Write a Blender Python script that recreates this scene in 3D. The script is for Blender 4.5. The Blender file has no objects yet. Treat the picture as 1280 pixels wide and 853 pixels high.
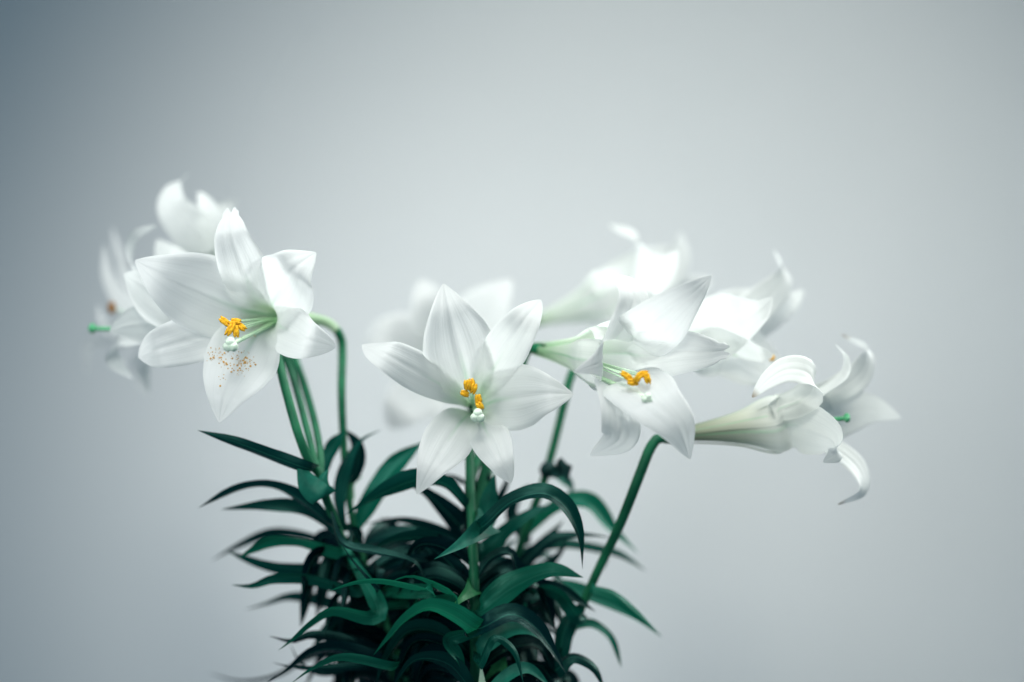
import bpy, math, random
import numpy as np
from mathutils import Vector, noise

random.seed(7)
scene = bpy.context.scene
COL = scene.collection

# ------------------------------------------------------------------ camera
D = 1.244          # camera to the plane of sharp focus, metres
Z0 = 1.0           # camera height
PXM = 0.0005       # metres per photo pixel on the focus plane
cam = bpy.data.cameras.new('camera')
cam.sensor_width = 36.0
cam.lens = 70.0
cam.clip_end = 50.0
cam.dof.use_dof = True
cam.dof.focus_distance = D
cam.dof.aperture_fstop = 1.5
cam_o = bpy.data.objects.new('camera', cam)
cam_o.location = (0, -D, Z0)
cam_o.rotation_euler = (math.radians(90), 0, 0)
COL.objects.link(cam_o)
scene.camera = cam_o

# ------------------------------------------------------------------ world, lamps, exposure
world = bpy.data.worlds.new('World')
scene.world = world
world.use_nodes = True
bg = world.node_tree.nodes['Background']
bg.inputs[0].default_value = (0.30, 0.68, 1.0, 1)
bg.inputs[1].default_value = 0.165

def lamp(name, kind, loc, aim, energy, color, **kw):
    l = bpy.data.lights.new(name, kind)
    l.energy = energy
    l.color = color
    for k, v in kw.items():
        setattr(l, k, v)
    o = bpy.data.objects.new(name, l)
    o.location = loc
    o.rotation_euler = (Vector(aim) - Vector(loc)).to_track_quat('-Z', 'Y').to_euler()
    COL.objects.link(o)
    return o

# added spot imitating lens vignetting on the wall; window-like light from the right
lamp('vignette_spot', 'SPOT', (0.0, -1.30, 1.90), (0.24, 0.86, 1.03), 98, (1.0, 0.985, 0.89),
     spot_size=math.radians(41), spot_blend=0.85, shadow_soft_size=0.28)
lamp('window_light', 'AREA', (0.95, 0.42, 1.62), (-0.05, -0.10, 0.92), 7.0, (0.97, 1.0, 0.97),
     shape='RECTANGLE', size=0.6, size_y=0.8, spread=math.radians(110))
lamp('overhead_fill', 'AREA', (-0.02, -0.22, 1.95), (-0.06, -0.02, 0.9), 4.0, (0.98, 1.0, 0.98),  # overhead light added to brighten flowers and leaf tops, kept off the wall
     shape='RECTANGLE', size=0.7, size_y=0.4, spread=math.radians(95))
lamp('fill_light', 'AREA', (-0.70, -0.95, 1.30), (-0.25, 0.14, 1.05), 0.75, (0.97, 1.0, 0.99),
     shape='RECTANGLE', size=0.5, size_y=0.5, spread=math.radians(38))

scene.view_settings.view_transform = 'Standard'
scene.view_settings.look = 'None'
scene.view_settings.exposure = 0.0
scene.view_settings.gamma = 1.0
scene.view_settings.use_curve_mapping = False
scene.cycles.use_denoising = True
scene.cycles.max_bounces = 12
scene.cycles.diffuse_bounces = 8
scene.cycles.transparent_max_bounces = 8

# ------------------------------------------------------------------ helpers
def P(px, py, d=0.0):
    """photo pixel -> world point at d metres behind the plane of focus"""
    s = (D + d) / D
    return np.array([(px - 640.0) * PXM * s, d, Z0 + (426.5 - py) * PXM * s])

def nrm(v):
    return v / (np.linalg.norm(v) + 1e-12)

def spline(pts, n, tpow=1.0):
    """centripetal Catmull-Rom through pts, resampled evenly by length"""
    pts = [np.asarray(p, float) for p in pts]
    q = [2 * pts[0] - pts[1]] + pts + [2 * pts[-1] - pts[-2]]
    out = []
    for i in range(1, len(q) - 2):
        p0, p1, p2, p3 = q[i - 1], q[i], q[i + 1], q[i + 2]
        t0 = 0.0
        t1 = t0 + max(np.linalg.norm(p1 - p0), 1e-6) ** .5
        t2 = t1 + max(np.linalg.norm(p2 - p1), 1e-6) ** .5
        t3 = t2 + max(np.linalg.norm(p3 - p2), 1e-6) ** .5
        for t in np.linspace(t1, t2, 24, endpoint=False):
            a1 = (t1 - t) / (t1 - t0) * p0 + (t - t0) / (t1 - t0) * p1
            a2 = (t2 - t) / (t2 - t1) * p1 + (t - t1) / (t2 - t1) * p2
            a3 = (t3 - t) / (t3 - t2) * p2 + (t - t2) / (t3 - t2) * p3
            b1 = (t2 - t) / (t2 - t0) * a1 + (t - t0) / (t2 - t0) * a2
            b2 = (t3 - t) / (t3 - t1) * a2 + (t - t1) / (t3 - t1) * a3
            out.append((t2 - t) / (t2 - t1) * b1 + (t - t1) / (t2 - t1) * b2)
    out.append(pts[-1])
    out = np.array(out)
    seg = np.linalg.norm(np.diff(out, axis=0), axis=1)
    s = np.concatenate([[0], np.cumsum(seg)])
    u = 1 - (1 - np.linspace(0, 1, n)) ** tpow
    return np.stack([np.interp(u * s[-1], s, out[:, k]) for k in range(3)], 1), u, s[-1]

ORIG = {}
def mesh_obj(name, verts, faces, mat, parent=None, origin=None, uvs=None, smooth=True):
    verts = np.asarray(verts, float)
    if origin is None:
        origin = verts[0]
    origin = np.asarray(origin, float)
    me = bpy.data.meshes.new(name)
    me.from_pydata((verts - origin).tolist(), [], faces)
    if uvs is not None:
        lay = me.uv_layers.new(name='UVMap')
        vi = np.zeros(len(me.loops), dtype=np.int32)
        me.loops.foreach_get('vertex_index', vi)
        lay.data.foreach_set('uv', np.asarray(uvs, np.float32)[vi].ravel())
    me.polygons.foreach_set('use_smooth', [smooth] * len(me.polygons))
    me.materials.append(mat)
    o = bpy.data.objects.new(name, me)
    COL.objects.link(o)
    po = np.zeros(3)
    if parent is not None:
        o.parent = parent
        po = ORIG[parent]
    o.location = (origin - po).tolist()
    ORIG[o] = origin
    return o

def empty(name, loc, label, cat, group=None):
    o = bpy.data.objects.new(name, None)
    o.empty_display_size = 0.02
    o.location = list(loc)
    COL.objects.link(o)
    ORIG[o] = np.asarray(loc, float)
    o['label'] = label
    o['category'] = cat
    if group:
        o['group'] = group
    return o

def grid_faces(nu, nv, wrap=False):
    f = []
    m = nv if wrap else nv - 1
    for i in range(nu - 1):
        for j in range(m):
            k = (j + 1) % nv
            f.append((i * nv + j, i * nv + k, (i + 1) * nv + k, (i + 1) * nv + j))
    return f

def tube_geo(pts, radii, n=32, seg=12, wob=0.0):
    c, u, L = spline(pts, n)
    r = np.interp(u, np.linspace(0, 1, len(radii)), radii)
    t = np.gradient(c, axis=0)
    t /= np.linalg.norm(t, axis=1)[:, None]
    a = np.array([1.0, 0.2, 0.1]) if abs(t[0][0]) < .8 else np.array([0.1, 1.0, 0.2])
    x = nrm(np.cross(t[0], a))
    verts, uvs = [], []
    for i in range(n):
        x = nrm(x - t[i] * np.dot(x, t[i]))
        y = np.cross(t[i], x)
        for j in range(seg):
            th = 2 * math.pi * j / seg
            rr = r[i] * (1 + wob * math.sin(3 * th + 9 * u[i]))
            verts.append(c[i] + rr * (math.cos(th) * x + math.sin(th) * y))
            uvs.append((j / seg, u[i]))
    faces = grid_faces(n, seg, True)
    faces.append(tuple(range(seg))[::-1])
    faces.append(tuple((n - 1) * seg + j for j in range(seg)))
    return np.array(verts), faces, uvs, c

def merge(parts):
    V, F, k = [], [], 0
    for v, f in parts:
        V.append(np.asarray(v))
        F += [tuple(i + k for i in q) for q in f]
        k += len(v)
    return np.concatenate(V), F

_ICO = {}
def ico(sub):
    if sub not in _ICO:
        import bmesh
        bm = bmesh.new()
        bmesh.ops.create_icosphere(bm, subdivisions=sub, radius=1)
        _ICO[sub] = (np.array([v.co[:] for v in bm.verts]), [tuple(v.index for v in f.verts) for f in bm.faces])
        bm.free()
    return _ICO[sub]

def blob_geo(c, axis, r_long, r_wide, lump=0.0, freq=3.0, sub=3, seed=0.0):
    v, f = ico(sub)
    a = nrm(np.asarray(axis, float))
    x = nrm(np.cross(a, [0.3, 0.5, 0.8]))
    y = np.cross(a, x)
    s = np.array([1 + lump * noise.noise(Vector((p * freq + seed).tolist())) for p in v])
    w = (v[:, 0:1] * r_wide) * x + (v[:, 1:2] * r_wide) * y + (v[:, 2:3] * r_long) * a
    return w * s[:, None] + np.asarray(c), f

# ------------------------------------------------------------------ materials
def new_mat(name):
    m = bpy.data.materials.new(name)
    m.use_nodes = True
    nt = m.node_tree
    return m, nt, nt.nodes['Principled BSDF'], nt.nodes['Material Output']

def node(nt, typ, **kw):
    n = nt.nodes.new(typ)
    for k, v in kw.items():
        setattr(n, k, v)
    return n

def ramp(nt, stops):
    r = node(nt, 'ShaderNodeValToRGB')
    e = r.color_ramp.elements
    while len(e) < len(stops):
        e.new(0.5)
    for i, (p, c) in enumerate(stops):
        e[i].position = p
        e[i].color = (*c, 1)
    return r

def petal_mat(name, stops, trans, vein):
    m, nt, b, out = new_mat(name)
    L = nt.links.new
    uv = node(nt, 'ShaderNodeUVMap')
    sep = node(nt, 'ShaderNodeSeparateXYZ')
    L(uv.outputs[0], sep.inputs[0])
    # colour runs along the petal: green nectary, white blade
    cr = ramp(nt, stops)
    nz = node(nt, 'ShaderNodeTexNoise')
    nz.inputs['Scale'].default_value = 6
    nz.inputs['Detail'].default_value = 4
    mp0 = node(nt, 'ShaderNodeMapping')
    mp0.inputs['Scale'].default_value = (2.2, 0.35, 1)
    L(uv.outputs[0], mp0.inputs[0]); L(mp0.outputs[0], nz.inputs['Vector'])
    ad = node(nt, 'ShaderNodeMath', operation='MULTIPLY_ADD')
    ad.inputs[1].default_value = 0.10; 
    L(nz.outputs[0], ad.inputs[0]); L(sep.outputs[1], ad.inputs[2])
    sb = node(nt, 'ShaderNodeMath', operation='SUBTRACT'); sb.inputs[1].default_value = 0.05
    L(ad.outputs[0], sb.inputs[0]); L(sb.outputs[0], cr.inputs[0])
    # green midrib close to the base
    ab = node(nt, 'ShaderNodeMath', operation='SUBTRACT'); ab.inputs[1].default_value = 0.5
    L(sep.outputs[0], ab.inputs[0])
    ab2 = node(nt, 'ShaderNodeMath', operation='ABSOLUTE'); L(ab.outputs[0], ab2.inputs[0])
    mr = node(nt, 'ShaderNodeMapRange'); mr.inputs[1].default_value = 0.0; mr.inputs[2].default_value = 0.05
    mr.inputs[3].default_value = 1.0; mr.inputs[4].default_value = 0.0
    L(ab2.outputs[0], mr.inputs[0])
    mu = node(nt, 'ShaderNodeMapRange'); mu.inputs[1].default_value = 0.30; mu.inputs[2].default_value = 0.66
    mu.inputs[3].default_value = 0.75; mu.inputs[4].default_value = 0.0
    L(sep.outputs[1], mu.inputs[0])
    mm = node(nt, 'ShaderNodeMath', operation='MULTIPLY'); L(mr.outputs[0], mm.inputs[0]); L(mu.outputs[0], mm.inputs[1])
    mx = node(nt, 'ShaderNodeMixRGB'); mx.inputs[2].default_value = (0.30, 0.60, 0.36, 1)
    L(mm.outputs[0], mx.inputs[0]); L(cr.outputs[0], mx.inputs[1])
    # fine parallel veins
    mp = node(nt, 'ShaderNodeMapping'); mp.inputs['Scale'].default_value = (34, 1.6, 1)
    L(uv.outputs[0], mp.inputs[0])
    vn = node(nt, 'ShaderNodeTexNoise'); vn.inputs['Scale'].default_value = 1.0; vn.inputs['Detail'].default_value = 3
    L(mp.outputs[0], vn.inputs['Vector'])
    pz = node(nt, 'ShaderNodeTexNoise'); pz.inputs['Scale'].default_value = 900; pz.inputs['Detail'].default_value = 2
    tc = node(nt, 'ShaderNodeTexCoord'); L(tc.outputs['Object'], pz.inputs['Vector'])
    s2 = node(nt, 'ShaderNodeMath', operation='MULTIPLY_ADD'); s2.inputs[1].default_value = 0.12
    L(pz.outputs[0], s2.inputs[0]); L(vn.outputs[0], s2.inputs[2])
    bp = node(nt, 'ShaderNodeBump'); bp.inputs['Strength'].default_value = vein; bp.inputs['Distance'].default_value = 0.0009
    L(s2.outputs[0], bp.inputs['Height'])
    vc = node(nt, 'ShaderNodeMapRange'); vc.inputs[1].default_value = .3; vc.inputs[2].default_value = .7
    vc.inputs[3].default_value = 0.955; vc.inputs[4].default_value = 1.0
    L(vn.outputs[0], vc.inputs[0])
    mv = node(nt, 'ShaderNodeMixRGB', blend_type='MULTIPLY'); mv.inputs[0].default_value = 1
    L(mx.outputs[0], mv.inputs[1]); L(vc.outputs[0], mv.inputs[2])
    L(mv.outputs[0], b.inputs['Base Color'])
    b.inputs['Roughness'].default_value = 0.42
    b.inputs['Specular IOR Level'].default_value = 0.35
    L(bp.outputs[0], b.inputs['Normal'])
    tr = node(nt, 'ShaderNodeBsdfTranslucent')
    L(mv.outputs[0], tr.inputs[0]); L(bp.outputs[0], tr.inputs['Normal'])
    ms = node(nt, 'ShaderNodeMixShader'); ms.inputs[0].default_value = trans
    L(b.outputs[0], ms.inputs[1]); L(tr.outputs[0], ms.inputs[2]); L(ms.outputs[0], out.inputs[0])
    return m

WHITE = (0.86, 0.88, 0.865)
M_PETAL = petal_mat('petal_white', [(0.0, (0.28, 0.50, 0.28)), (0.09, (0.48, 0.66, 0.45)), (0.24, (0.76, 0.84, 0.73)),
                                    (0.52, WHITE), (1.0, (0.87, 0.88, 0.875))], 0.54, 0.28)
M_PETALW = petal_mat('petal_white_tube', [(0.0, (0.50, 0.66, 0.46)), (0.06, (0.74, 0.83, 0.70)), (0.16, (0.84, 0.88, 0.82)),
                                     (0.52, WHITE), (1.0, WHITE)], 0.54, 0.2)
M_AGED = petal_mat('petal_ageing', [(0.0, (0.16, 0.20, 0.13)), (0.18, (0.34, 0.38, 0.27)), (0.34, (0.58, 0.61, 0.50)),
                                    (0.50, (0.80, 0.82, 0.77)), (0.965, WHITE), (1.0, (0.20, 0.14, 0.08))], 0.36, 0.28)
M_AGED2 = petal_mat('petal_ageing_white_tip', [(0.0, (0.16, 0.20, 0.13)), (0.18, (0.34, 0.38, 0.27)), (0.34, (0.58, 0.61, 0.50)),
                                    (0.50, (0.80, 0.82, 0.77)), (1.0, WHITE)], 0.36, 0.28)

def leaf_mat():
    m, nt, b, out = new_mat('leaf_green')
    L = nt.links.new
    uv = node(nt, 'ShaderNodeUVMap')
    oi = node(nt, 'ShaderNodeObjectInfo')
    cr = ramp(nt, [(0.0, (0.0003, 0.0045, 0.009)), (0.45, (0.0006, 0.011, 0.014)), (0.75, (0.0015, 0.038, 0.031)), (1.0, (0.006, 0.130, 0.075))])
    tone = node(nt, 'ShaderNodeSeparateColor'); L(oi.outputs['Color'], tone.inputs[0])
    L(tone.outputs[0], cr.inputs[0])      # per-object leaf tone: random, but brightness of lit leaves and core shade painted in
    mp = node(nt, 'ShaderNodeMapping'); mp.inputs['Scale'].default_value = (26, 1.2, 1)
    L(uv.outputs[0], mp.inputs[0])
    vn = node(nt, 'ShaderNodeTexNoise'); vn.inputs['Scale'].default_value = 1; vn.inputs['Detail'].default_value = 3
    L(mp.outputs[0], vn.inputs['Vector'])
    vc = node(nt, 'ShaderNodeMapRange'); vc.inputs[1].default_value = .3; vc.inputs[2].default_value = .7
    vc.inputs[3].default_value = 0.7; vc.inputs[4].default_value = 1.2
    L(vn.outputs[0], vc.inputs[0])
    mv = node(nt, 'ShaderNodeMixRGB', blend_type='MULTIPLY'); mv.inputs[0].default_value = 1
    L(cr.outputs[0], mv.inputs[1]); L(vc.outputs[0], mv.inputs[2])
    # pale midrib
    sep = node(nt, 'ShaderNodeSeparateXYZ'); L(uv.outputs[0], sep.inputs[0])
    ab = node(nt, 'ShaderNodeMath', operation='SUBTRACT'); ab.inputs[1].default_value = 0.5; L(sep.outputs[0], ab.inputs[0])
    ab2 = node(nt, 'ShaderNodeMath', operation='ABSOLUTE'); L(ab.outputs[0], ab2.inputs[0])
    mr = node(nt, 'ShaderNodeMapRange'); mr.inputs[2].default_value = 0.035; mr.inputs[3].default_value = .55; mr.inputs[4].default_value = 0
    L(ab2.outputs[0], mr.inputs[0])
    mx = node(nt, 'ShaderNodeMixRGB'); mx.inputs[2].default_value = (0.02, 0.12, 0.085, 1)
    L(mr.outputs[0], mx.inputs[0]); L(mv.outputs[0], mx.inputs[1])
    bp = node(nt, 'ShaderNodeBump'); bp.inputs['Strength'].default_value = 0.35; bp.inputs['Distance'].default_value = 0.0008
    L(vn.outputs[0], bp.inputs['Height'])
    L(mx.outputs[0], b.inputs['Base Color']); L(bp.outputs[0], b.inputs['Normal'])
    b.inputs['Roughness'].default_value = 0.27
    b.inputs['Specular IOR Level'].default_value = 0.32
    b.inputs['Specular Tint'].default_value = (0.30, 1.0, 0.80, 1)
    tr = node(nt, 'ShaderNodeBsdfTranslucent')
    trc = node(nt, 'ShaderNodeMixRGB', blend_type='MULTIPLY'); trc.inputs[0].default_value = 1; trc.inputs[2].default_value = (3.0, 3.6, 3.0, 1)
    L(mx.outputs[0], trc.inputs[1]); L(trc.outputs[0], tr.inputs[0])
    ms = node(nt, 'ShaderNodeMixShader'); ms.inputs[0].default_value = 0.20
    L(b.outputs[0], ms.inputs[1]); L(tr.outputs[0], ms.inputs[2]); L(ms.outputs[0], out.inputs[0])
    return m
M_LEAF = leaf_mat()

def plain_mat(name, c1, c2, scale, rough, bump=0.0, coord='Object', trans=None):
    m, nt, b, out = new_mat(name)
    L = nt.links.new
    tc = node(nt, 'ShaderNodeTexCoord')
    nz = node(nt, 'ShaderNodeTexNoise'); nz.inputs['Scale'].default_value = scale; nz.inputs['Detail'].default_value = 4
    L(tc.outputs[coord], nz.inputs['Vector'])
    cr = ramp(nt, [(0.32, c1), (0.68, c2)])
    L(nz.outputs[0], cr.inputs[0]); L(cr.outputs[0], b.inputs['Base Color'])
    b.inputs['Roughness'].default_value = rough
    b.inputs['Specular IOR Level'].default_value = 0.22
    if bump:
        bp = node(nt, 'ShaderNodeBump'); bp.inputs['Strength'].default_value = bump; bp.inputs['Distance'].default_value = 0.001
        L(nz.outputs[0], bp.inputs['Height']); L(bp.outputs[0], b.inputs['Normal'])
    if trans:
        tr = node(nt, 'ShaderNodeBsdfTranslucent'); L(cr.outputs[0], tr.inputs[0])
        ms = node(nt, 'ShaderNodeMixShader'); ms.inputs[0].default_value = trans
        L(b.outputs[0], ms.inputs[1]); L(tr.outputs[0], ms.inputs[2]); L(ms.outputs[0], out.inputs[0])
    return m

M_STEM = plain_mat('stem_green', (0.005, 0.085, 0.042), (0.012, 0.150, 0.066), 60, 0.5, 0.1)
M_BUD = plain_mat('bud_dark_green', (0.004, 0.030, 0.030), (0.008, 0.05, 0.045), 200, 0.5, 0.1)
M_YOUNG = plain_mat('young_leaf', (0.025, 0.22, 0.085), (0.06, 0.34, 0.13), 90, 0.4, 0.1, trans=0.35)
M_TEAL = plain_mat('bract_teal', (0.006, 0.110, 0.078), (0.012, 0.160, 0.108), 160, 0.48, 0.15, trans=0.25)
M_FIL = plain_mat('filament_pale_green', (0.50, 0.74, 0.50), (0.64, 0.82, 0.60), 120, 0.4)
M_PALE = plain_mat('tube_pale_green', (0.40, 0.58, 0.38), (0.55, 0.70, 0.50), 60, 0.45, trans=0.3)
M_STIG = plain_mat('stigma_pale', (0.70, 0.86, 0.70), (0.82, 0.90, 0.80), 260, 0.28, 0.25, trans=0.2)
M_STIGG = plain_mat('stigma_green', (0.06, 0.30, 0.15), (0.10, 0.38, 0.18), 260, 0.35, 0.2)
M_ANTH = plain_mat('pollen_orange', (0.58, 0.26, 0.010), (0.90, 0.54, 0.03), 700, 0.85, 0.6)
M_POLLEN = plain_mat('pollen_golden', (0.42, 0.22, 0.04), (0.66, 0.38, 0.08), 700, 0.85, 0.4)
M_ANTHB = plain_mat('pollen_brown', (0.16, 0.07, 0.015), (0.30, 0.14, 0.03), 700, 0.85, 0.6)

# ------------------------------------------------------------------ setting: the plaster wall
def build_wall():
    m, nt, b, out = new_mat('painted_wall')
    L = nt.links.new
    tc = node(nt, 'ShaderNodeTexCoord')
    n1 = node(nt, 'ShaderNodeTexNoise'); n1.inputs['Scale'].default_value = 1.6; n1.inputs['Detail'].default_value = 5
    n2 = node(nt, 'ShaderNodeTexNoise'); n2.inputs['Scale'].default_value = 420; n2.inputs['Detail'].default_value = 3
    L(tc.outputs['Object'], n1.inputs['Vector']); L(tc.outputs['Object'], n2.inputs['Vector'])
    cr = ramp(nt, [(0.3, (0.70, 0.725, 0.735)), (0.7, (0.74, 0.755, 0.76))])
    L(n1.outputs[0], cr.inputs[0]); L(cr.outputs[0], b.inputs['Base Color'])
    b.inputs['Roughness'].default_value = 0.8
    b.inputs['Specular IOR Level'].default_value = 0.2
    bp = node(nt, 'ShaderNodeBump'); bp.inputs['Strength'].default_value = 0.25; bp.inputs['Distance'].default_value = 0.002
    L(n2.outputs[0], bp.inputs['Height']); L(bp.outputs[0], b.inputs['Normal'])
    x0, x1, y0, y1, z0, z1 = -3.0, 3.0, 0.86, 0.98, 0.0, 2.7
    v = [(x0, y0, z0), (x1, y0, z0), (x1, y0, z1), (x0, y0, z1), (x0, y1, z0), (x1, y1, z0), (x1, y1, z1), (x0, y1, z1)]
    f = [(0, 1, 2, 3), (5, 4, 7, 6), (1, 5, 6, 2), (4, 0, 3, 7), (3, 2, 6, 7), (4, 5, 1, 0)]
    o = mesh_obj('wall', v, f, m, origin=(0, y0, 0), smooth=False)
    o['kind'] = 'structure'
    o['label'] = 'plain pale grey painted wall behind the lilies'
build_wall()

# ------------------------------------------------------------------ petals and flowers
F_U = [0, .12, .25, .45, .58, .68, .78, .86, .92, .96, .985, 1.0]
F_IN = [.13, .20, .34, .74, .98, 1.0, .84, .60, .38, .22, .10, .015]
F_OUT = [.16, .22, .36, .74, .96, 1.0, .90, .72, .51, .33, .18, .02]

def petal(flower, base, axis, L, spec, mat, rnd):
    a = axis
    hw = spec['w'] * PXM * (D + spec.get('d', 0.0)) / D
    inner = spec.get('inner', True)
    R = spec.get('R', 1.0)
    if 'path' in spec:                       # the free part of the blade is given point by point
        free = [P(*q) for q in spec['path']]
        mid = sum(free) / len(free)
        tip = free[-1]
        ref = free[spec.get('ref', -1)]
    else:                                    # only the tip is given: the ray meets the plane at its axial height
        h = spec.get('h', 0.0)
        o = np.array([0, -D, Z0]); r = nrm(P(*spec['tip']) - o)
        c = base + a * (L + h)
        t = np.dot(a, c - o) / np.dot(a, r)
        tip = o + r * t
        ref = tip
        free = None
    rad = ref - base
    rad = nrm(rad - a * np.dot(rad, a))
    if 'theta' in spec:                      # explicit direction round the axis
        th = math.radians(spec['theta'])
        ex = nrm(np.cross(a, [0, 0, 1.0])); ey = np.cross(ex, a)
        rad = math.cos(th) * ex + math.sin(th) * ey
    off = -0.0006 if inner else 0.0006
    pts = [base + rad * (0.0035 + off), base + a * L * .22 + rad * (0.0065 + off) * R,
           base + a * L * .45 + rad * (0.0115 + off) * R, base + a * L * .66 + rad * (0.019 + off) * R]
    if free is None:
        zt = np.dot(tip - base, a); rt = np.linalg.norm(tip - base - a * zt)
        rdir = nrm(tip - base - a * zt)
        pts.append(base + a * L * spec.get('z1', .86) + rdir * (0.45 * rt + 0.3 * 0.019))
        pts.append(base + a * (L * spec.get('z2', .97)) + rdir * rt * .76)
        pts.append(tip)
    else:
        pts += free
    nu, nv = 56, 23
    C, u, length = spline(pts, nu, 1.35)
    kt_ = int(np.argmin(np.linalg.norm(C - pts[3], axis=1))); ut = u[kt_]
    uc = np.where(u < ut, u / ut * .5, .5 + (u - ut) / (1 - ut) * .5)     # 0.5 = where tube turns into blade
    T = np.gradient(C, axis=0); T /= np.linalg.norm(T, axis=1)[:, None]
    W0 = nrm(np.cross(a, rad))
    fw = np.interp(u, F_U, F_IN if inner else F_OUT)
    fw = np.convolve(np.pad(fw, 2, 'edge'), np.array([1, 2, 3, 2, 1]) / 9, 'valid'); fw[-1] = .015
    notch = spec.get('notch', 0.0)
    if notch:
        fw = np.maximum(fw, .34 * np.clip((u - .5) * 4, 0, 1) * np.where(u > .99, .8, 1))
    kt = spec.get('cup', 6.0)                # curvature (1/m) of the open blade, + = edges forward
    kh = spec.get('hood', 35.0)              # extra cupping right at the tip
    tw = math.radians(spec.get('twist', 0.0))
    turn = spec.get('turn', 0.0)
    wav = spec.get('wave', 0.10); ph = rnd.uniform(0, 6.28); ph2 = rnd.uniform(0, 6.28)
    verts, uvs = [], []
    sprev = 0.0
    im = int(np.argmin(abs(u - .74)))
    wm = nrm(W0 - T[im] * np.dot(W0, T[im])); nm = np.cross(T[im], wm)
    full = math.atan2(-wm[1], nm[1]); full = (full + math.pi / 2) % math.pi - math.pi / 2
    for i in range(nu):
        t = T[i]; U = u[i]
        w = nrm(W0 - t * np.dot(W0, t))
        n = np.cross(t, w)
        ang = tw * max(0, (U - .4) / .6) ** 1.5
        if turn:                              # roll the open blade round its own midrib
            q_ = min(max((U - .40) / .40, 0), 1)
            ang += turn * full * q_ * q_ * (3 - 2 * q_)
        w, n = math.cos(ang) * w + math.sin(ang) * n, math.cos(ang) * n - math.sin(ang) * w
        q = C[i] - base
        k_tube = 1.0 / max(np.linalg.norm(q - a * np.dot(q, a)), .0032)
        s = min(max((np.dot(q, a) / L - .52) / .36, (U - .45) / .25, 0), 1); s = s * s * (3 - 2 * s); s = max(s, sprev); sprev = s
        e = min(max((U - .80) / .2, 0), 1)
        k = k_tube * (1 - s) + kt * s + kh * e * e
        half = hw * fw[i]
        for j in range(nv):
            v = -1 + 2 * j / (nv - 1)
            v = math.copysign(abs(v) ** 0.9, v)
            x = half * v
            phi = x * k
            if abs(k) > 1e-3:
                dx = math.sin(phi) / k; dz = (1 - math.cos(phi)) / k
            else:
                dx = x; dz = 0
            fl = min(max((U - .35) / .3, 0), 1)
            # midrib groove with two soft shoulders, frilled margin, rolled edge
            g = -0.040 * hw * math.exp(-(v / .08) ** 2) + 0.022 * hw * math.exp(-((abs(v) - .22) / .16) ** 2)
            dz += fl * fw[i] * g
            dz += fl * hw * wav * (v * v) * math.sin(9 * U + ph + 1.3 * v) * fw[i]
            dz += fl * hw * wav * .35 * abs(v) ** 3 * math.sin(27 * U + ph2 + 2.0 * v) * fw[i]
            dz -= fl * hw * 0.075 * max(0, (abs(v) - .82) / .18) ** 2 * fw[i]
            dt = 0.0
            if notch:
                q_ = min(max((U - .90) / .10, 0), 1)
                dt = -notch * q_ * q_ * (math.exp(-(v / .30) ** 2) + .9 * abs(v) ** 4)
            verts.append(C[i] + w * dx + n * dz + t * dt)
            uvs.append((j / (nv - 1), uc[i]))
    o = mesh_obj('petal', verts, grid_faces(nu, nv), mat, flower, origin=C[0], uvs=uvs)
    return C, verts, (nu, nv)

def make_flower(root, base, mouth, specs, mat=None, label=None, L=None, seed=0, stamens=None, style=None,
                anther_mat=None, stigma_mat=None, ped=None):
    mat = mat or M_PETAL
    rnd = random.Random(seed)
    base = P(*base); mouth = P(*mouth)
    axis = nrm(mouth - base)
    if L is None:
        L = np.linalg.norm(mouth - base)
    # receptacle: the swollen green end of the flower stalk
    pts = [base - axis * .006, base, base + axis * .010]
    v, f, uv, _ = tube_geo(pts, [.0026, .0042, .0040], 10, 14)
    fl = mesh_obj('flower', v, f, M_STEM, root, origin=base, uvs=uv)
    if label:
        fl['label'] = label
    info = []
    for s in specs:
        info.append(petal(fl, base, axis, L, s, s.get('mat', mat), rnd))
    for q in (stamens or []):
        px, py, d, ax, rl, rw = q
        c = P(px, py, d)
        st = base + axis * L * .10
        midp = base + axis * L * .55 + (c - (base + axis * np.dot(c - base, axis))) * .35
        v, f, uv, _ = tube_geo([st, midp, c], [.0006, .0005, .0004], 18, 8)
        mesh_obj('filament', v, f, M_FIL, fl, origin=st)
        av = np.array([ax[0], ax[2] if len(ax) > 2 else 0.2, -ax[1]])
        pa = []
        an = nrm(av); sx = nrm(np.cross(an, [0.2, -1.0, 0.3]))
        for sgn in (-1, 1):                   # the two pollen-covered halves of an anther
            pa.append(blob_geo(c + sx * sgn * rw * .45, av, rl * 1.2, rw * .64, .38, 2.6, 3, rnd.uniform(0, 50)))
        v, f = merge(pa)
        mesh_obj('anther', v, f, anther_mat or M_ANTH, fl, origin=c)
    if style:
        px, py, d, size = style
        c = P(px, py, d)
        st = base + axis * L * .10
        midp = base + axis * L * .55 + (c - (base + axis * np.dot(c - base, axis))) * .45
        v, f, uv, _ = tube_geo([st, midp, c], [.0016, .0013, .0015], 22, 10)
        mesh_obj('style', v, f, M_FIL if stigma_mat is None else stigma_mat, fl, origin=st)
        r = size * PXM
        pa = []
        dirn = nrm(c - midp)
        e1 = nrm(np.cross(dirn, [0.1, 0.3, 1.0])); e2 = np.cross(dirn, e1)
        for k in range(3):                    # three-lobed stigma
            t = k * 2.094 + .6
            pa.append(blob_geo(c + dirn * r * .3 + (e1 * math.cos(t) + e2 * math.sin(t)) * r * .42, dirn, r * .66, r * .70, .18, 2, 3, k))
        pa.append(blob_geo(c, dirn, r * .8, r * .7, .05, 2, 2, 4))
        v, f = merge(pa)
        mesh_obj('stigma', v, f, stigma_mat or M_STIG, fl, origin=c)
    return fl, info

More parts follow.
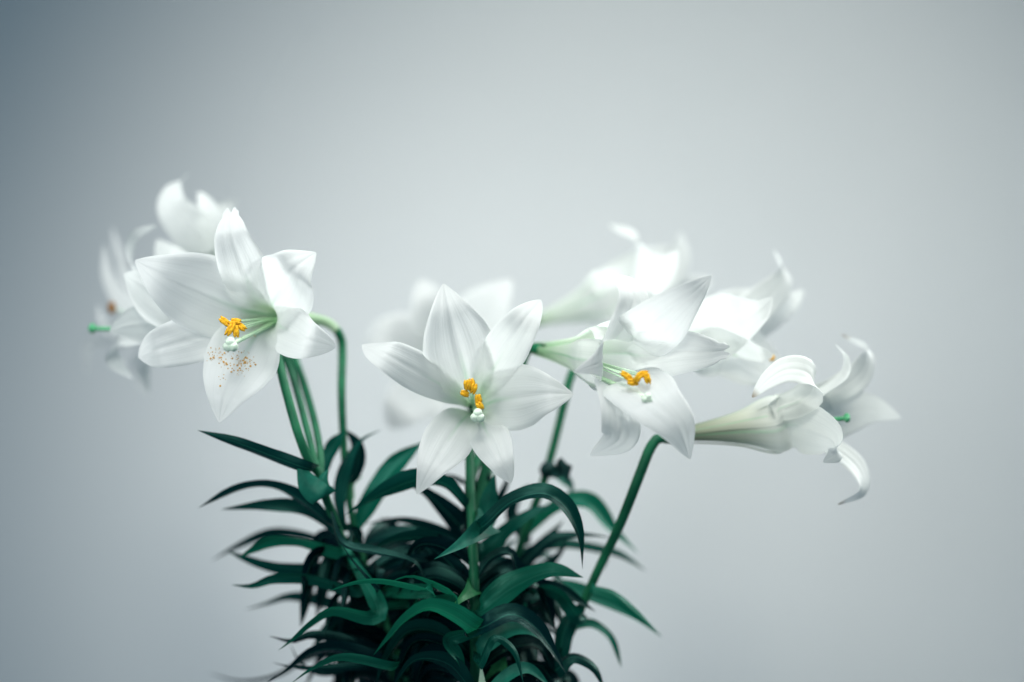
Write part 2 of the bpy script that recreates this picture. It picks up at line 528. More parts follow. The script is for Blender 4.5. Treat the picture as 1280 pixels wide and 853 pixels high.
# ------------------------------------------------------------------ stems and leaves
def stem_tube(root, pts, radii, name='stem', mat=None, n=60):
    w = [P(*p) for p in pts]
    v, f, uv, c = tube_geo(w, radii, n, 14, 0.04)
    mesh_obj(name, v, f, mat or M_STEM, root, origin=w[0], uvs=uv)
    return c

LW_U = [0, .06, .2, .4, .55, .7, .82, .92, 1.0]
LW_F = [.42, .50, .78, 1.0, .98, .80, .52, .24, .01]
LT_F = [1.0, .98, .86, .66, .50, .34, .20, .09, .01]     # bract: widest at its clasping base

def leaf(root, pts, w, roll=35, roll2=None, fold=0.30, d=0.05, mat=None, axis=None, tri=False, rnd=random, snap=True, tone=None):
    """pts: photo pixels from base to tip (third value = depth, else d); w: full width in px"""
    pp = []
    for q in pts:
        pp.append(P(q[0], q[1], q[2] if len(q) > 2 else d))
    if axis is not None and snap:
        k = np.argmin(np.linalg.norm(axis - pp[0], axis=1))
        if np.linalg.norm(axis[k] - pp[0]) > 0.003:
            pp[0:0] = [axis[k]]
    nu, nv = 30, 9
    C, u, L = spline(pp, nu)
    T = np.gradient(C, axis=0); T /= np.linalg.norm(T, axis=1)[:, None]
    fw = np.interp(u, LW_U, LT_F if tri else LW_F)
    half = w * PXM * .50
    roll2 = roll if roll2 is None else roll2
    verts, uvs = [], []
    Vd = np.array([0, 1.0, 0])
    ph = rnd.uniform(0, 6.28)
    Bp = None
    for i in range(nu):
        t = T[i]
        B = np.cross(t, Vd)
        if np.linalg.norm(B) < .15 and Bp is not None:
            B = Bp
        B = nrm(B - t * np.dot(B, t))
        if Bp is not None:
            if np.dot(B, Bp) < 0:
                B = -B
            B = nrm(B * .5 + Bp * .5)
        Bp = B
        N = np.cross(B, t)
        r = math.radians(roll * (1 - u[i]) + roll2 * u[i])
        W = B * math.cos(r) + N * math.sin(r)
        Nn = np.cross(W, t)
        if i == 0:
            sg = 1 if Nn[2] > 0 else -1
        Nn = Nn * sg
        for j in range(nv):
            v = -1 + 2 * j / (nv - 1)
            h = half * fw[i]
            z = fold * h * (abs(v) ** 1.3) * 1.2 + 0.22 * half * fw[i] * math.sin(9 * u[i] + ph) * v * abs(v)
            verts.append(C[i] + W * h * v * math.cos(fold * .6) + Nn * z)
            uvs.append((j / (nv - 1), u[i]))
    o = mesh_obj('leaf', verts, grid_faces(nu, nv), mat or M_LEAF, root, origin=C[0], uvs=uvs)
    t_ = rnd.uniform(.25, .78) if tone is None else tone
    o.color = (t_, t_, t_, 1)

GROUP = 'white lilies growing close together'
def stem_root(px, d, label):
    return empty('lily_stem', P(px, 1160, d), label, 'lily', GROUP)

IN = True; OUT = False

# ================================================================== centre stem: flower facing the camera
C = stem_root(600, .08, 'thick leafy lily stem whose sharpest white flower faces squarely forward above it')
C_ax = stem_tube(C, [(600, 1160, .08), (596, 1000, .05), (595, 860, .040), (593, 740, .040), (589, 640, .052), (587, 585, .070), (587.5, 552, .085), (590, 528, .098), (593, 515, .100)],
                 [.0050, .0048, .0046, .0042, .0036, .0033, .0032, .0030, .0028], n=70)
make_flower(C, (594, 512, .098), (587, 494, -.004), [
    dict(tip=(554, 355), h=-.004, w=47, inner=IN, cup=5, hood=18, wave=.06),
    dict(tip=(676, 375), h=-.014, w=29, inner=OUT, cup=4, hood=26, wave=.05),
    dict(tip=(717, 493), h=-.010, w=43, inner=IN, cup=2, hood=26, wave=.08, twist=-10),
    dict(tip=(639, 604), h=-.008, w=26, inner=OUT, cup=3, hood=26, wave=.06),
    dict(tip=(521, 618), h=-.006, w=32, inner=IN, cup=7, hood=22, wave=.08, twist=12),
    dict(tip=(453, 431), h=-.020, w=26, inner=OUT, cup=4, hood=30, wave=.08, twist=30),
], seed=2, label='white trumpet flower facing forward with two clusters of orange anthers',
    stamens=[(584, 482, .004, (.2, 1, .3), .0030, .0021), (592, 486, .006, (-.3, 1, .2), .0028, .0020), (581, 492, .006, (1, .4, .3), .0024, .0019),
             (598, 500, .008, (.1, 1, .3), .0031, .0021), (600, 508, .006, (.6, .8, .4), .0026, .0021), (590, 479, .010, (.3, 1, .2), .0024, .0018)],
    style=(597, 520, -.004, 8.5))

# blurred flower further back on the same stem
stem_tube(C, [(589, 600, .074), (600, 560, .12), (600, 510, .22), (592, 480, .355)], [.0030, .0028, .0027, .0028], 'flower_stalk')
make_flower(C, (592, 476, .36), (560, 446, .26), [
    dict(tip=(526, 350), h=-.004, w=34, inner=OUT, d=.2),
    dict(tip=(640, 350), h=-.006, w=46, inner=IN, d=.2),
    dict(tip=(655, 470), h=-.010, w=32, inner=OUT, d=.2),
    dict(tip=(585, 560), h=-.01, w=46, inner=IN, d=.2),
    dict(tip=(487, 536), h=-.012, w=38, inner=OUT, d=.2),
    dict(tip=(458, 420), h=-.02, w=46, inner=IN, d=.2),
], seed=3, L=.115)

# flower turned to the right, its stalk hidden behind the forward-facing one
stem_tube(C, [(590, 640, .075), (608, 580, .085), (632, 510, .095), (652, 458, .100), (658, 441, .098), (664, 436, .094)],
          [.0030, .0029, .0027, .0026, .0027, .0030], 'flower_stalk')
make_flower(C, (668, 436, .090), (800, 452, -.018), [
    dict(path=[(768, 425, .010), (784, 398, -.006), (792, 372, -.010), (780, 350, -.004), (751, 339, .006)], w=25, inner=OUT, theta=92, cup=14, hood=15),
    dict(path=[(800, 420, .000), (845, 385, -.020), (872, 362, -.022), (889, 345, -.016)], w=42, inner=IN, cup=10, hood=20, wave=.05),
    dict(path=[(800, 445, .015), (850, 440, .005), (885, 440, .006), (913, 438, .014)], w=32, notch=.005, inner=OUT, cup=6, hood=40),
    dict(path=[(785, 475, -.010), (815, 500, -.040), (846, 530, -.045), (863, 574, -.030)], w=44, turn=.1, inner=IN, cup=8, hood=20, wave=.05),
    dict(path=[(765, 485, -.006), (775, 520, -.028), (775, 548, -.026), (738, 570, -.014)], w=33, inner=OUT, ref=1, cup=5, hood=10),
    dict(path=[(748, 452, .004), (752, 452, -.020), (742, 457, -.034), (717, 465, -.038)], w=28, inner=IN, ref=2, cup=3, hood=8),
], seed=4, L=.125, label='white trumpet flower turned sideways with bright yellow orange anthers',
    stamens=[(783, 470, -.030, (1, .7, 0), .0034, .0019), (791, 478, -.032, (1, .1, 0), .0030, .0020), (797, 473, -.034, (.6, -.8, 0), .0026, .0019),
             (803, 468, -.030, (1, -.3, 0), .0029, .0019), (809, 473, -.032, (.3, 1, 0), .0029, .0019)],
    style=(808, 498, -.040, 6.5))

# blurred flower above it
stem_tube(C, [(590, 660, .075), (606, 620, .10), (613, 580, .13), (620, 530, .17), (640, 465, .215), (654, 420, .238), (662, 407, .24), (669, 403, .24)],
          [.0028, .0027, .0026, .0026, .0026, .0026, .0028, .0030], 'flower_stalk')
make_flower(C, (672, 402, .24), (815, 356, .20), [
    dict(path=[(768, 362, .20), (790, 345, .19), (800, 318, .188), (790, 295, .19), (762, 281, .20)], w=23, R=1.35, inner=OUT, d=.2, ref=1, turn=.5),
    dict(path=[(790, 352, .22), (828, 336, .228), (850, 315, .232), (851, 290, .235)], w=36, R=1.35, inner=IN, d=.2, ref=1, turn=.6),
    dict(path=[(790, 370, .23), (830, 368, .24), (862, 362, .25), (890, 350, .26)], w=26, R=1.35, inner=OUT, d=.2, turn=.5),
    dict(path=[(785, 384, .20), (820, 392, .19), (850, 400, .19), (872, 412, .20)], w=38, R=1.35, inner=IN, d=.2, turn=.5),
    dict(path=[(780, 380, .185), (815, 384, .160), (840, 390, .150), (858, 402, .150)], w=26, R=1.35, inner=OUT, d=.2, ref=1),
    dict(path=[(780, 360, .185), (812, 346, .165), (836, 330, .155), (848, 312, .150)], w=38, R=1.35, inner=IN, d=.2, ref=1),
], mat=M_PETALW, seed=6)

# ================================================================== stem behind: flowers at the right and the blurred one above
E = stem_root(622, .13, 'slim lily stem with a round dark bud and one softly blurred white flower')
E_ax = stem_tube(E, [(622, 1160, .13), (618, 1000, .13), (616, 860, .13), (632, 745, .13), (656, 665, .125), (680, 600, .12), (700, 525, .125), (712, 475, .13), (722, 452, .135)],
                 [.0048, .0046, .0042, .0036, .0030, .0028, .0028, .0028, .0030], n=70)
make_flower(E, (727, 449, .136), (945, 408, .085), [
    dict(path=[(910, 402, .12), (950, 380, .12), (980, 345, .125), (967, 311, .13)], w=24, inner=OUT, d=.1, ref=1, cup=8, hood=10, turn=.5),
    dict(path=[(918, 402, .14), (962, 388, .155), (988, 377, .155), (1005, 363, .15)], w=42, inner=IN, d=.1, cup=5, hood=15, turn=.5),
    dict(path=[(915, 430, .13), (950, 440, .14), (968, 458, .145), (990, 470, .145)], w=26, inner=OUT, d=.1, turn=.5),
    dict(path=[(905, 440, .10), (935, 458, .095), (955, 466, .095), (985, 468, .100)], w=36, inner=IN, d=.1, turn=.5),
    dict(path=[(905, 428, .080), (932, 436, .064), (950, 444, .058), (966, 446, .060)], w=26, inner=OUT, d=.1, ref=1),
    dict(path=[(905, 408, .080), (930, 398, .062), (948, 388, .056), (965, 372, .060)], w=42, inner=IN, d=.1, ref=1),
], seed=5, mat=M_PETALW, stamens=[(963, 447, .07, (1, .3, 0), .0024, .0018)])
v, f = blob_geo(P(685, 587, .118), (0.3, 0, 1), .0062, .0058, .08, 2, 3, 3)
mesh_obj('bud', v, f, M_BUD, E, origin=P(685, 587, .118))
leaf(E, [(688, 590, .116), (700, 588, .105), (708, 578, .10), (709, 606, .10)], 20, 20, mat=M_BUD, axis=E_ax)
leaf(E, [(684, 592, .118), (700, 597, .13), (712, 606, .14), (714, 622, .15)], 16, 30, mat=M_TEAL, axis=E_ax)

# ================================================================== right stem, flower seen from the side
F = stem_root(650, .05, 'lily stem leaning out to a single flower in profile with browned petal tips')
F_ax = stem_tube(F, [(640, 1160, .05), (655, 980, .09), (688, 850, .09), (716, 785, .08), (744, 720, .075), (775, 655, .06), (800, 592, .052), (812, 562, .053), (820, 550, .055), (828, 547, .056)],
                 [.0040, .0038, .0034, .0029, .0027, .0028, .0029, .0031, .0034, .0034], n=70)
make_flower(F, (830, 547, 0.056), (1038, 521, 0.058), [
    dict(path=[(1005, 500, 0.078), (1042, 490, 0.086), (1075, 466, 0.088), (1083, 437, 0.088), (1052, 418, 0.086)], w=22, inner=OUT, ref=2, cup=14, hood=15, turn=.6),
    dict(path=[(1000, 502, 0.060), (1030, 487, 0.056), (1056, 466, 0.052), (1058, 447, 0.050), (1044, 430, 0.048)], w=32, inner=IN, ref=1, cup=18, hood=18, mat=M_AGED2),
    dict(path=[(1010, 520, 0.078), (1055, 515, 0.094), (1092, 513, 0.096), (1126, 523, 0.093)], w=40, inner=IN, cup=8, hood=20, theta=172, mat=M_AGED2),
    dict(path=[(1003, 548, 0.058), (1045, 562, 0.060), (1074, 588, 0.058), (1078, 614, 0.053), (1047, 631, 0.048)], w=20, inner=OUT, ref=1, cup=14, hood=10, turn=.5),
    dict(path=[(985, 531, 0.040), (1022, 540, 0.024), (1042, 552, 0.018), (1045, 566, 0.016), (1029, 578, 0.016)], w=40, inner=IN, ref=1, cup=12, hood=10, mat=M_AGED2),
    dict(path=[(972, 512, 0.038), (1000, 501, 0.025), (1018, 485, 0.019), (1010, 466, 0.017), (984, 462, 0.017), (958, 477, 0.019), (940, 497, 0.022)], w=22, inner=OUT, ref=1, cup=10, hood=8),
], mat=M_AGED, seed=7, label='white trumpet flower in profile with olive tube and brown curled tips',
    style=(1057, 523, 0.048, 6), stigma_mat=M_STIGG)

# ================================================================== left stem, three soft flowers
A = stem_root(540, .07, 'lily stem leaning left, three crowded white flowers curling away at its top')
A_ax = stem_tube(A, [(545, 1160, .07), (525, 980, .10), (500, 870, .105), (470, 780, .105), (440, 705, .09), (420, 655, .065), (406, 618, .05), (398, 585, .05)],
                 [.0048, .0046, .0044, .0040, .0034, .0030, .0028, .0030], n=70)
stem_tube(A, [(399, 592, .05), (387, 578, .045), (374, 545, .040), (358, 490, .045), (345, 440, .06), (338, 420, .075), (328, 412, .085)],
          [.0028, .0029, .0030, .0030, .0030, .0030, .0030], 'flower_stalk')
stem_tube(A, [(400, 594, .052), (394, 578, .056), (386, 545, .065), (373, 495, .085), (360, 455, .10), (352, 446, .112), (340, 444, .12)],
          [.0022, .0023, .0024, .0025, .0026, .0027, .0028], 'flower_stalk')
stem_tube(A, [(401, 594, .054), (401, 574, .060), (396, 540, .075), (386, 500, .10), (374, 464, .125), (350, 410, .16), (330, 375, .18)],
          [.0022, .0024, .0026, .0028, .0029, .0029, .0028], 'flower_stalk')
make_flower(A, (322, 410, .09), (190, 388, .10), [
    dict(path=[(230, 372, .11), (186, 355, .11), (163, 325, .11), (168, 295, .11), (196, 281, .11)], w=16, inner=OUT, d=.1, ref=1),
    dict(path=[(235, 378, .080), (200, 368, .065), (172, 352, .060), (155, 342, .062)], w=42, inner=IN, d=.1, ref=1, turn=.4),
    dict(path=[(225, 400, .08), (185, 404, .07), (155, 408, .068), (138, 414, .068)], w=28, inner=OUT, d=.1, ref=1, turn=.4),
    dict(path=[(230, 410, .11), (185, 415, .115), (150, 425, .115), (142, 448, .115), (166, 474, .11)], w=24, inner=IN, d=.1, ref=1),
    dict(path=[(230, 405, .13), (195, 420, .15), (180, 450, .16), (186, 492, .165)], w=17, inner=OUT, d=.1, ref=1),
    dict(path=[(240, 378, .12), (222, 350, .135), (208, 322, .14), (196, 300, .145)], w=40, inner=IN, d=.1, ref=1, turn=.7),
], mat=M_PETALW, seed=8, style=(117, 411, .10, 6.5), stigma_mat=M_STIGG)
make_flower(A, (336, 444, .125), (150, 405, 0.255), [
    dict(path=[(190, 385, 0.260), (160, 350, 0.265), (148, 315, 0.260), (140, 284, 0.260)], w=13, inner=OUT, d=.2, ref=1),
    dict(path=[(190, 390, 0.240), (155, 375, 0.230), (135, 345, 0.225), (130, 305, 0.225)], w=18, inner=IN, d=.2, ref=1),
    dict(path=[(185, 405, 0.230), (145, 415, 0.215), (128, 400, 0.210), (122, 380, 0.210)], w=13, inner=OUT, d=.2, ref=1),
    dict(path=[(190, 415, 0.250), (145, 425, 0.245), (112, 430, 0.240), (108, 470, 0.240)], w=18, inner=IN, d=.2, ref=1),
    dict(path=[(195, 425, 0.270), (175, 450, 0.275), (178, 475, 0.280), (186, 494, 0.280)], w=24, inner=OUT, d=.2, ref=1),
    dict(path=[(190, 405, 0.280), (165, 400, 0.300), (150, 405, 0.310), (140, 420, 0.310)], w=18, inner=IN, d=.2, ref=1),
], seed=9, stamens=[(140, 385, .17, (.1, 1, 0), .0034, .0024)], anther_mat=M_ANTHB)
make_flower(A, (326, 370, .18), (256, 290, .19), [
    dict(path=[(262, 318, .165), (238, 286, .155), (216, 258, .152), (219, 234, .155), (240, 214, .16)], w=27, inner=IN, d=.2, ref=1, turn=.8),
    dict(path=[(276, 312, .165), (266, 282, .155), (258, 258, .155), (248, 240, .160)], w=20, inner=OUT, d=.2, ref=1, turn=.8),
    dict(path=[(280, 308, .18), (278, 280, .18), (284, 262, .185), (296, 252, .19)], w=34, inner=IN, d=.2, ref=1, turn=.7),
    dict(path=[(265, 318, .20), (245, 300, .21), (232, 284, .215), (222, 270, .22)], w=24, inner=OUT, d=.2, ref=1, turn=.5),
    dict(path=[(265, 315, .21), (255, 295, .225), (250, 275, .23), (246, 262, .235)], w=34, inner=IN, d=.2, ref=1, turn=.5),
    dict(path=[(278, 308, .21), (275, 285, .225), (276, 270, .23), (282, 262, .235)], w=24, inner=OUT, d=.2, ref=1, turn=.5),
], mat=M_PETALW, seed=10, L=.10)

# ================================================================== stem carrying the flower dusted with pollen
B = stem_root(565, .10, 'thin lily stem bent sharply at its top, white flower dusted with orange pollen')
B_ax = stem_tube(B, [(565, 1160, .10), (545, 980, .10), (520, 880, .10), (480, 770, .10), (448, 680, .10), (434, 610, .10), (429, 545, .10), (427, 490, .10), (428, 444, .112), (427, 424, .114), (421, 413, .109)],
                 [.0046, .0044, .0040, .0034, .0028, .0025, .0024, .0024, .0025, .0028, .0030], n=80)
stem_tube(B, [(421, 413, .109), (410, 404, .108), (392, 399, .105), (357, 397, .098)], [.0030, .0036, .0042, .0046], 'flower_stalk', M_PALE, 24)
fl1, inf1 = make_flower(B, (358, 397, .098), (302, 400, -.006), [
    dict(tip=(289, 259), h=-.010, w=32, notch=.004, inner=OUT, cup=8, hood=60, wave=.05, R=.75),
    dict(tip=(395, 316), h=-.016, w=47, turn=.7, inner=IN, cup=-3, hood=-6, wave=.06, R=.75),
    dict(tip=(420, 434), h=-.014, w=32, inner=OUT, cup=-2, hood=26, wave=.05, R=.75),
    dict(tip=(274, 528), h=-.004, w=48, inner=IN, cup=6, hood=24, wave=.06, R=.75),
    dict(tip=(173, 447), h=-.028, w=32, z2=.88, z1=.78, inner=OUT, cup=5, hood=40, wave=.06, R=.75),
    dict(tip=(169, 326), h=-.004, w=52, inner=IN, cup=6, hood=22, wave=.06, R=.75),
], seed=1, label='white trumpet flower turned left with orange pollen spilled on its lower petal',
    stamens=[(281, 402, -0.008, (.8, .6, 0), .0032, .0019), (295, 402, -0.004, (1, .1, 0), .0028, .0019), (291, 408, -0.008, (.1, 1, 0), .0026, .0019),
             (302, 409, -0.004, (.7, .5, 0), .0027, .0019), (287, 413, -0.010, (-.6, 1, 0), .0031, .0019), (295, 415, -0.008, (.1, 1, 0), .0030, .0019)],
    style=(289, 431, -0.022, 9))
# spilled pollen on the lower petal: grains sitting on its surface
def pollen(flower, info):
    Cn, verts, (nu, nv) = info
    V = np.array(verts)
    r = random.Random(5)
    cam_p = np.array([0, -D, Z0])
    s = D / (V[:, 1] + D)
    px = V[:, 0] * s / PXM + 640; py = 426.5 - (V[:, 2] - Z0) * s / PXM
    G = V.reshape(nu, nv, 3)
    parts = []
    spots = []
    for _ in range(60): spots.append((r.gauss(303, 6), r.gauss(449, 5)))
    for _ in range(34): spots.append((r.gauss(270, 6), r.gauss(440, 4)))
    for _ in range(30): spots.append((r.gauss(285, 10), r.gauss(452, 5)))
    for _ in range(14): spots.append((r.gauss(298, 5), r.gauss(462, 5)))
    for _ in range(6): spots.append((r.gauss(276, 5), r.gauss(472, 4)))
    for _ in range(4): spots.append((r.gauss(316, 3), r.gauss(420, 3)))
    for (x, y) in spots:
        k = int(np.argmin((px - x) ** 2 + (py - y) ** 2))
        i, j = divmod(k, nv)
        i = min(max(i, 1), nu - 2); j = min(max(j, 1), nv - 2)
        # a random point inside the quad next to that vertex
        a_, b_ = r.random(), r.random()
        p = (G[i, j] * (1 - a_) + G[i + 1, j] * a_) * (1 - b_) + (G[i, j + 1] * (1 - a_) + G[i + 1, j + 1] * a_) * b_
        n = nrm(np.cross(G[i + 1, j] - G[i, j], G[i, j + 1] - G[i, j]))
        if np.dot(n, cam_p - p) < 0: n = -n
        rr = r.choice([.00025, .0003, .0004, .0005, .0007])
        parts.append(blob_geo(p + n * rr * .35, n, rr * .7, rr, .5, 2, 1, r.uniform(0, 9)))
    v, f = merge(parts)
    o = mesh_obj('pollen', v, f, M_POLLEN, flower, origin=v[0])
    o['kind'] = 'stuff'
pollen(fl1, inf1[3])

# ================================================================== traced leaves
LR = random.Random(11)
def LF(root, ax, pts, w, d, roll=35, roll2=None, **k):  # high tone values paint highlights into leaves that catch the light
    leaf(root, pts, w, roll, roll2, d=d, axis=ax, rnd=LR, **k)

# left stem
LF(A, A_ax, [(385, 586), (342, 571), (300, 555), (247, 538)], 21, .03, 35, 20)
LF(A, A_ax, [(420, 660), (372, 622), (335, 608), (298, 612), (248, 635)], 26, .06, 40, 60)
LF(A, A_ax, [(425, 668), (380, 634), (335, 630), (276, 637)], 20, .08, 30, 20)
LF(A, A_ax, [(404, 622), (388, 610), (378, 592), (371, 578)], 34, .03, 10, 0, mat=M_TEAL, tri=False)
LF(A, A_ax, [(405, 622), (403, 602), (411, 586)], 22, .035, 10, 0, mat=M_TEAL)
LF(A, A_ax, [(440, 692), (390, 669), (340, 664), (300, 680), (264, 701)], 22, .14, 45, 40)
LF(A, A_ax, [(430, 690), (375, 674), (338, 674), (312, 688), (296, 699)], 30, .07, 45, 55, tone=.9)
LF(A, A_ax, [(440, 712), (380, 712), (330, 704), (284, 689)], 28, .10, 30, 35)
LF(A, A_ax, [(450, 738), (385, 722), (340, 723), (315, 732), (289, 731)], 22, .06, 35, 30)
LF(A, A_ax, [(460, 775), (395, 752), (360, 748), (332, 756), (306, 762)], 22, .13, 40, 40)
LF(A, A_ax, [(470, 770), (415, 762), (386, 780), (362, 802), (348, 813)], 24, .03, 35, 40, tone=0.88)
LF(A, A_ax, [(480, 815), (415, 797), (385, 795), (365, 802), (336, 795)], 18, .06, 35, 20)
LF(A, A_ax, [(485, 835), (425, 812), (390, 816), (360, 838), (330, 856)], 26, .05, 40, 40)
LF(A, A_ax, [(490, 835), (425, 823), (388, 838), (362, 856)], 18, .02, 35, 40, tone=0.85)
LF(A, A_ax, [(480, 810), (390, 822), (345, 846), (300, 852), (260, 841)], 14, .15, 30, 40)
LF(A, A_ax, [(480, 822), (400, 842), (375, 828), (362, 804)], 10, .09, 20, 20)
LF(A, A_ax, [(470, 830), (385, 836), (355, 832), (340, 828)], 12, .06, 20, 20)
LF(A, A_ax, [(430, 680), (470, 690), (520, 705), (532, 735), (531, 758)], 14, .03, 50, 60)
LF(A, A_ax, [(455, 740), (430, 770), (400, 800), (390, 815)], 22, .10, 30, 30)

# thin bent stem
LF(B, B_ax, [(405, 592), (414, 565), (424, 548), (432, 538)], 22, .09, 20, 30, snap=False)
LF(B, B_ax, [(430, 660), (422, 625), (431, 580), (450, 550), (477, 537)], 24, .09, 25, 60)
LF(B, B_ax, [(440, 600), (447, 578), (448, 556), (432, 537)], 26, .10, 25, 20)
LF(B, B_ax, [(440, 622), (440, 606), (446, 600), (454, 595)], 8, .11, 10, 10, mat=M_YOUNG)
LF(B, B_ax, [(446, 660), (470, 618), (495, 582), (530, 552)], 34, .10, 25, 20, tone=0.82)
LF(B, B_ax, [(470, 735), (440, 700), (430, 685), (426, 678)], 8, .02, 20, 20)
LF(B, B_ax, [(540, 738), (478, 725), (446, 727), (408, 740)], 22, .00, 45, 50, tone=.93)
LF(B, B_ax, [(570, 745), (520, 720), (500, 722), (478, 735)], 20, .01, 45, 50, tone=.93)

# centre stem, left side
LF(C, C_ax, [(583, 630), (558, 606), (525, 600), (480, 616), (430, 645)], 30, .05, 30, 50)
LF(C, C_ax, [(585, 668), (558, 640), (530, 615), (500, 600)], 32, .09, 20, 30)
LF(C, C_ax, [(584, 604), (563, 597), (545, 598), (524, 607)], 12, .12, 40, 50)
LF(C, C_ax, [(585, 690), (548, 668), (505, 652), (455, 655)], 26, .10, 35, 40)
LF(C, C_ax, [(588, 690), (560, 680), (520, 672), (480, 680), (455, 700)], 24, .06, 40, 50)
LF(C, C_ax, [(588, 735), (572, 715), (552, 695), (530, 680)], 26, .05, 20, 30)
LF(C, C_ax, [(609, 652, .055), (601, 660, .03), (574, 681, .005), (543, 699, -.005)], 42, .02, -10, 0, mat=M_TEAL, tri=True, fold=.2, snap=False)
LF(C, C_ax, [(606, 654), (611, 622), (619, 592)], 26, .06, 20, 10, mat=M_TEAL)
LF(C, C_ax, [(600, 660), (608, 625), (606, 590), (600, 560)], 34, .11, 15, 10)
LF(C, C_ax, [(603, 650), (622, 625), (634, 600), (636, 580)], 22, .12, 20, 20)
LF(C, C_ax, [(597, 728, .055), (587, 738, .03), (575, 750, .015), (561, 765, .01)], 34, .02, -10, 0, mat=M_YOUNG, tri=True, fold=.2, snap=False)
LF(C, C_ax, [(592, 786), (566, 769), (535, 759), (505, 776), (487, 796), (467, 819)], 30, -.02, 50, 40, tone=.93)
LF(C, C_ax, [(588, 790), (560, 800), (575, 825), (580, 852)], 20, .02, 30, 30, tone=0.85)
LF(C, C_ax, [(586, 820), (545, 790), (510, 790), (480, 830), (470, 858)], 26, .04, 40, 45)
LF(C, C_ax, [(588, 860), (560, 830), (520, 825), (490, 860)], 26, .02, 40, 45)
LF(C, C_ax, [(590, 760), (540, 745), (490, 750), (450, 775)], 24, .07, 35, 45)
# centre stem, right side
LF(C, C_ax, [(608, 655), (640, 627), (680, 617), (706, 633), (723, 666), (728, 712)], 30, .02, 45, 55, tone=0.62)
LF(C, C_ax, [(600, 690), (640, 655), (665, 640), (700, 630)], 28, .09, 30, 30)
LF(C, C_ax, [(605, 740), (650, 705), (690, 672), (730, 668), (765, 672)], 22, .10, 40, 30)
LF(C, C_ax, [(600, 765), (640, 735), (690, 715), (729, 722)], 40, .03, 30, 55, tone=0.86)
LF(C, C_ax, [(602, 785), (640, 768), (668, 783), (690, 812), (709, 845)], 30, -.02, 40, 45)
LF(C, C_ax, [(600, 812), (632, 790), (660, 788), (684, 802)], 28, .03, 25, 50, mat=M_TEAL)
LF(C, C_ax, [(600, 830), (618, 797), (642, 812), (655, 856)], 14, .00, 40, 40)
LF(C, C_ax, [(602, 790), (650, 745), (700, 740), (745, 765)], 34, .07, 35, 40)
LF(C, C_ax, [(600, 880), (622, 845), (630, 812)], 34, .05, 15, 15, mat=M_YOUNG)
LF(C, C_ax, [(600, 890), (603, 860), (601, 828)], 14, .02, 10, 10, mat=M_FIL)
LF(C, C_ax, [(600, 880), (640, 842), (660, 836), (690, 860)], 22, .02, 40, 40, mat=M_TEAL)
LF(C, C_ax, [(602, 800), (650, 782), (690, 790), (700, 800)], 22, .09, 30, 30)

# stem behind
LF(E, E_ax, [(660, 665), (700, 632), (735, 628), (765, 662), (798, 692)], 28, .13, 35, 45, tone=0.9)
LF(E, E_ax, [(650, 690), (700, 678), (750, 685), (775, 692), (808, 714)], 18, .14, 40, 30)
LF(E, E_ax, [(645, 720), (670, 690), (690, 668), (705, 650)], 18, .13, 20, 20)
LF(E, E_ax, [(640, 720), (690, 700), (704, 684), (708, 668)], 12, .12, 20, 20)
LF(E, E_ax, [(640, 760), (690, 735), (740, 745), (790, 768), (828, 797)], 26, .10, 40, 35, tone=0.85)
LF(E, E_ax, [(632, 760), (660, 725), (690, 735), (720, 760), (730, 775)], 26, .08, 30, 40)
LF(E, E_ax, [(655, 670), (640, 640), (655, 612), (665, 606)], 20, .15, 20, 20)
LF(E, E_ax, [(628, 770), (615, 720), (628, 690), (650, 670)], 24, .15, 20, 20)

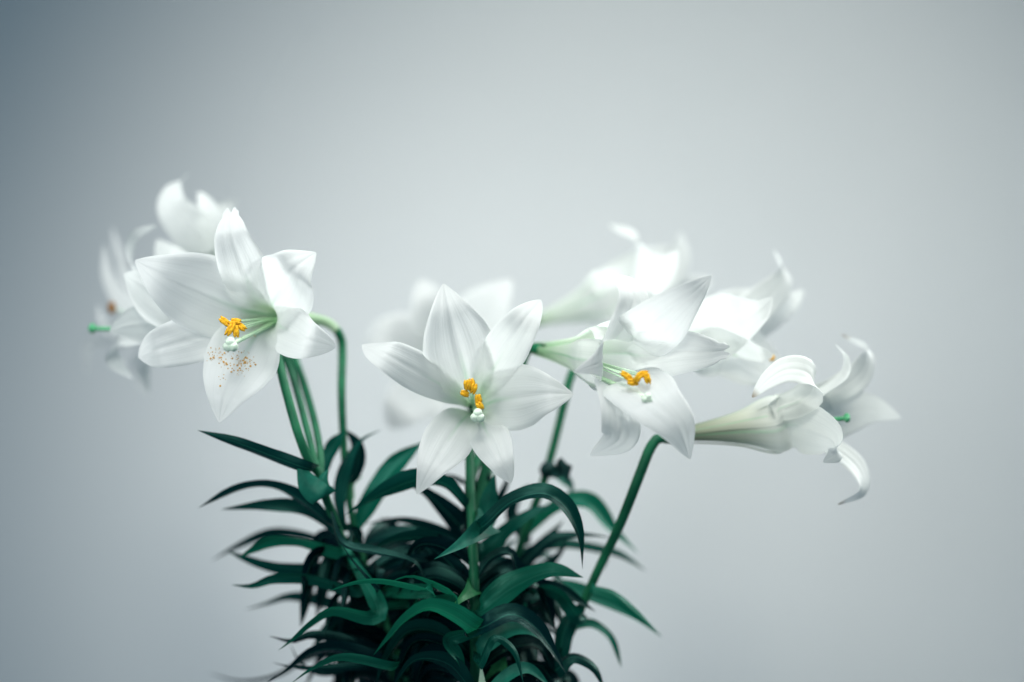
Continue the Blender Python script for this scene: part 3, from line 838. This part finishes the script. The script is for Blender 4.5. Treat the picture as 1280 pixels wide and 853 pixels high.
# right stem
LF(F, F_ax, [(740, 735), (765, 742), (790, 762), (822, 790)], 16, .06, 40, 30, tone=0.9)
LF(F, F_ax, [(716, 785), (738, 780), (762, 797), (777, 835)], 15, .09, 40, 40, tone=0.85)
LF(F, F_ax, [(695, 838), (715, 821), (742, 833), (757, 865)], 24, .04, 40, 45)
LF(F, F_ax, [(690, 850), (676, 832), (660, 830), (640, 850)], 24, .06, 30, 40)
LF(F, F_ax, [(722, 770), (700, 742), (680, 735), (655, 742)], 26, .06, 30, 40)
LF(F, F_ax, [(735, 738), (745, 720), (756, 708), (764, 694)], 5, .12, 10, 10)
LF(F, F_ax, [(700, 825), (705, 790), (722, 760), (735, 752)], 26, .07, 20, 20)

# the crowded inner leaves of each stem
def inner(root, ax, n, xr, yr, dr, seed, lr):
    r = random.Random(seed)
    for _ in range(n):
        for _try in range(40):
            k = r.randrange(len(ax))
            p = ax[k]
            s = D / (p[1] + D)
            py = 426.5 - (p[2] - Z0) * s / PXM
            px = p[0] * s / PXM + 640
            if yr[0] < py < yr[1]:
                break
        a = r.uniform(-.95, .95) + (0 if lr[0] > -2 or r.random() < .5 else math.pi)
        side = math.cos(a); dep = (abs(math.sin(a)) if root is C else math.sin(a)) * .05
        ln = r.uniform(70, 125)
        room = max(30.0, (xr[1] - px) if side > 0 else (px - xr[0])) + r.uniform(-45, 28)
        ln = min(ln, room / max(abs(side), .2))
        x1 = px + side * ln * .55; x2 = px + side * ln
        rise = r.uniform(15, 40)
        pts = [(px, py, p[1]), (px + (x1 - px) * .6, py - rise * .8, p[1] + dep * .5), (x1 + (x2 - x1) * .4, py - rise, p[1] + dep), (x2, py + r.uniform(-5, 35), p[1] + dep * 1.5)]
        leaf(root, pts, r.uniform(15, 30), r.uniform(15, 55), r.uniform(20, 60), d=.08, rnd=r, tone=r.uniform(0, .5))  # low tones paint the shade of the dense core into these leaves
inner(A, A_ax, 66, (400, 600), (680, 1000), None, 21, (-3.1, 3.1))
inner(B, B_ax, 60, (430, 600), (680, 1000), None, 22, (-3.1, 3.1))
inner(C, C_ax, 80, (480, 690), (700, 1000), None, 23, (-3.1, 3.1))
inner(E, E_ax, 36, (600, 700), (720, 1000), None, 24, (-1.3, 1.3))
inner(F, F_ax, 22, (620, 730), (860, 1000), None, 25, (-3.1, 3.1))
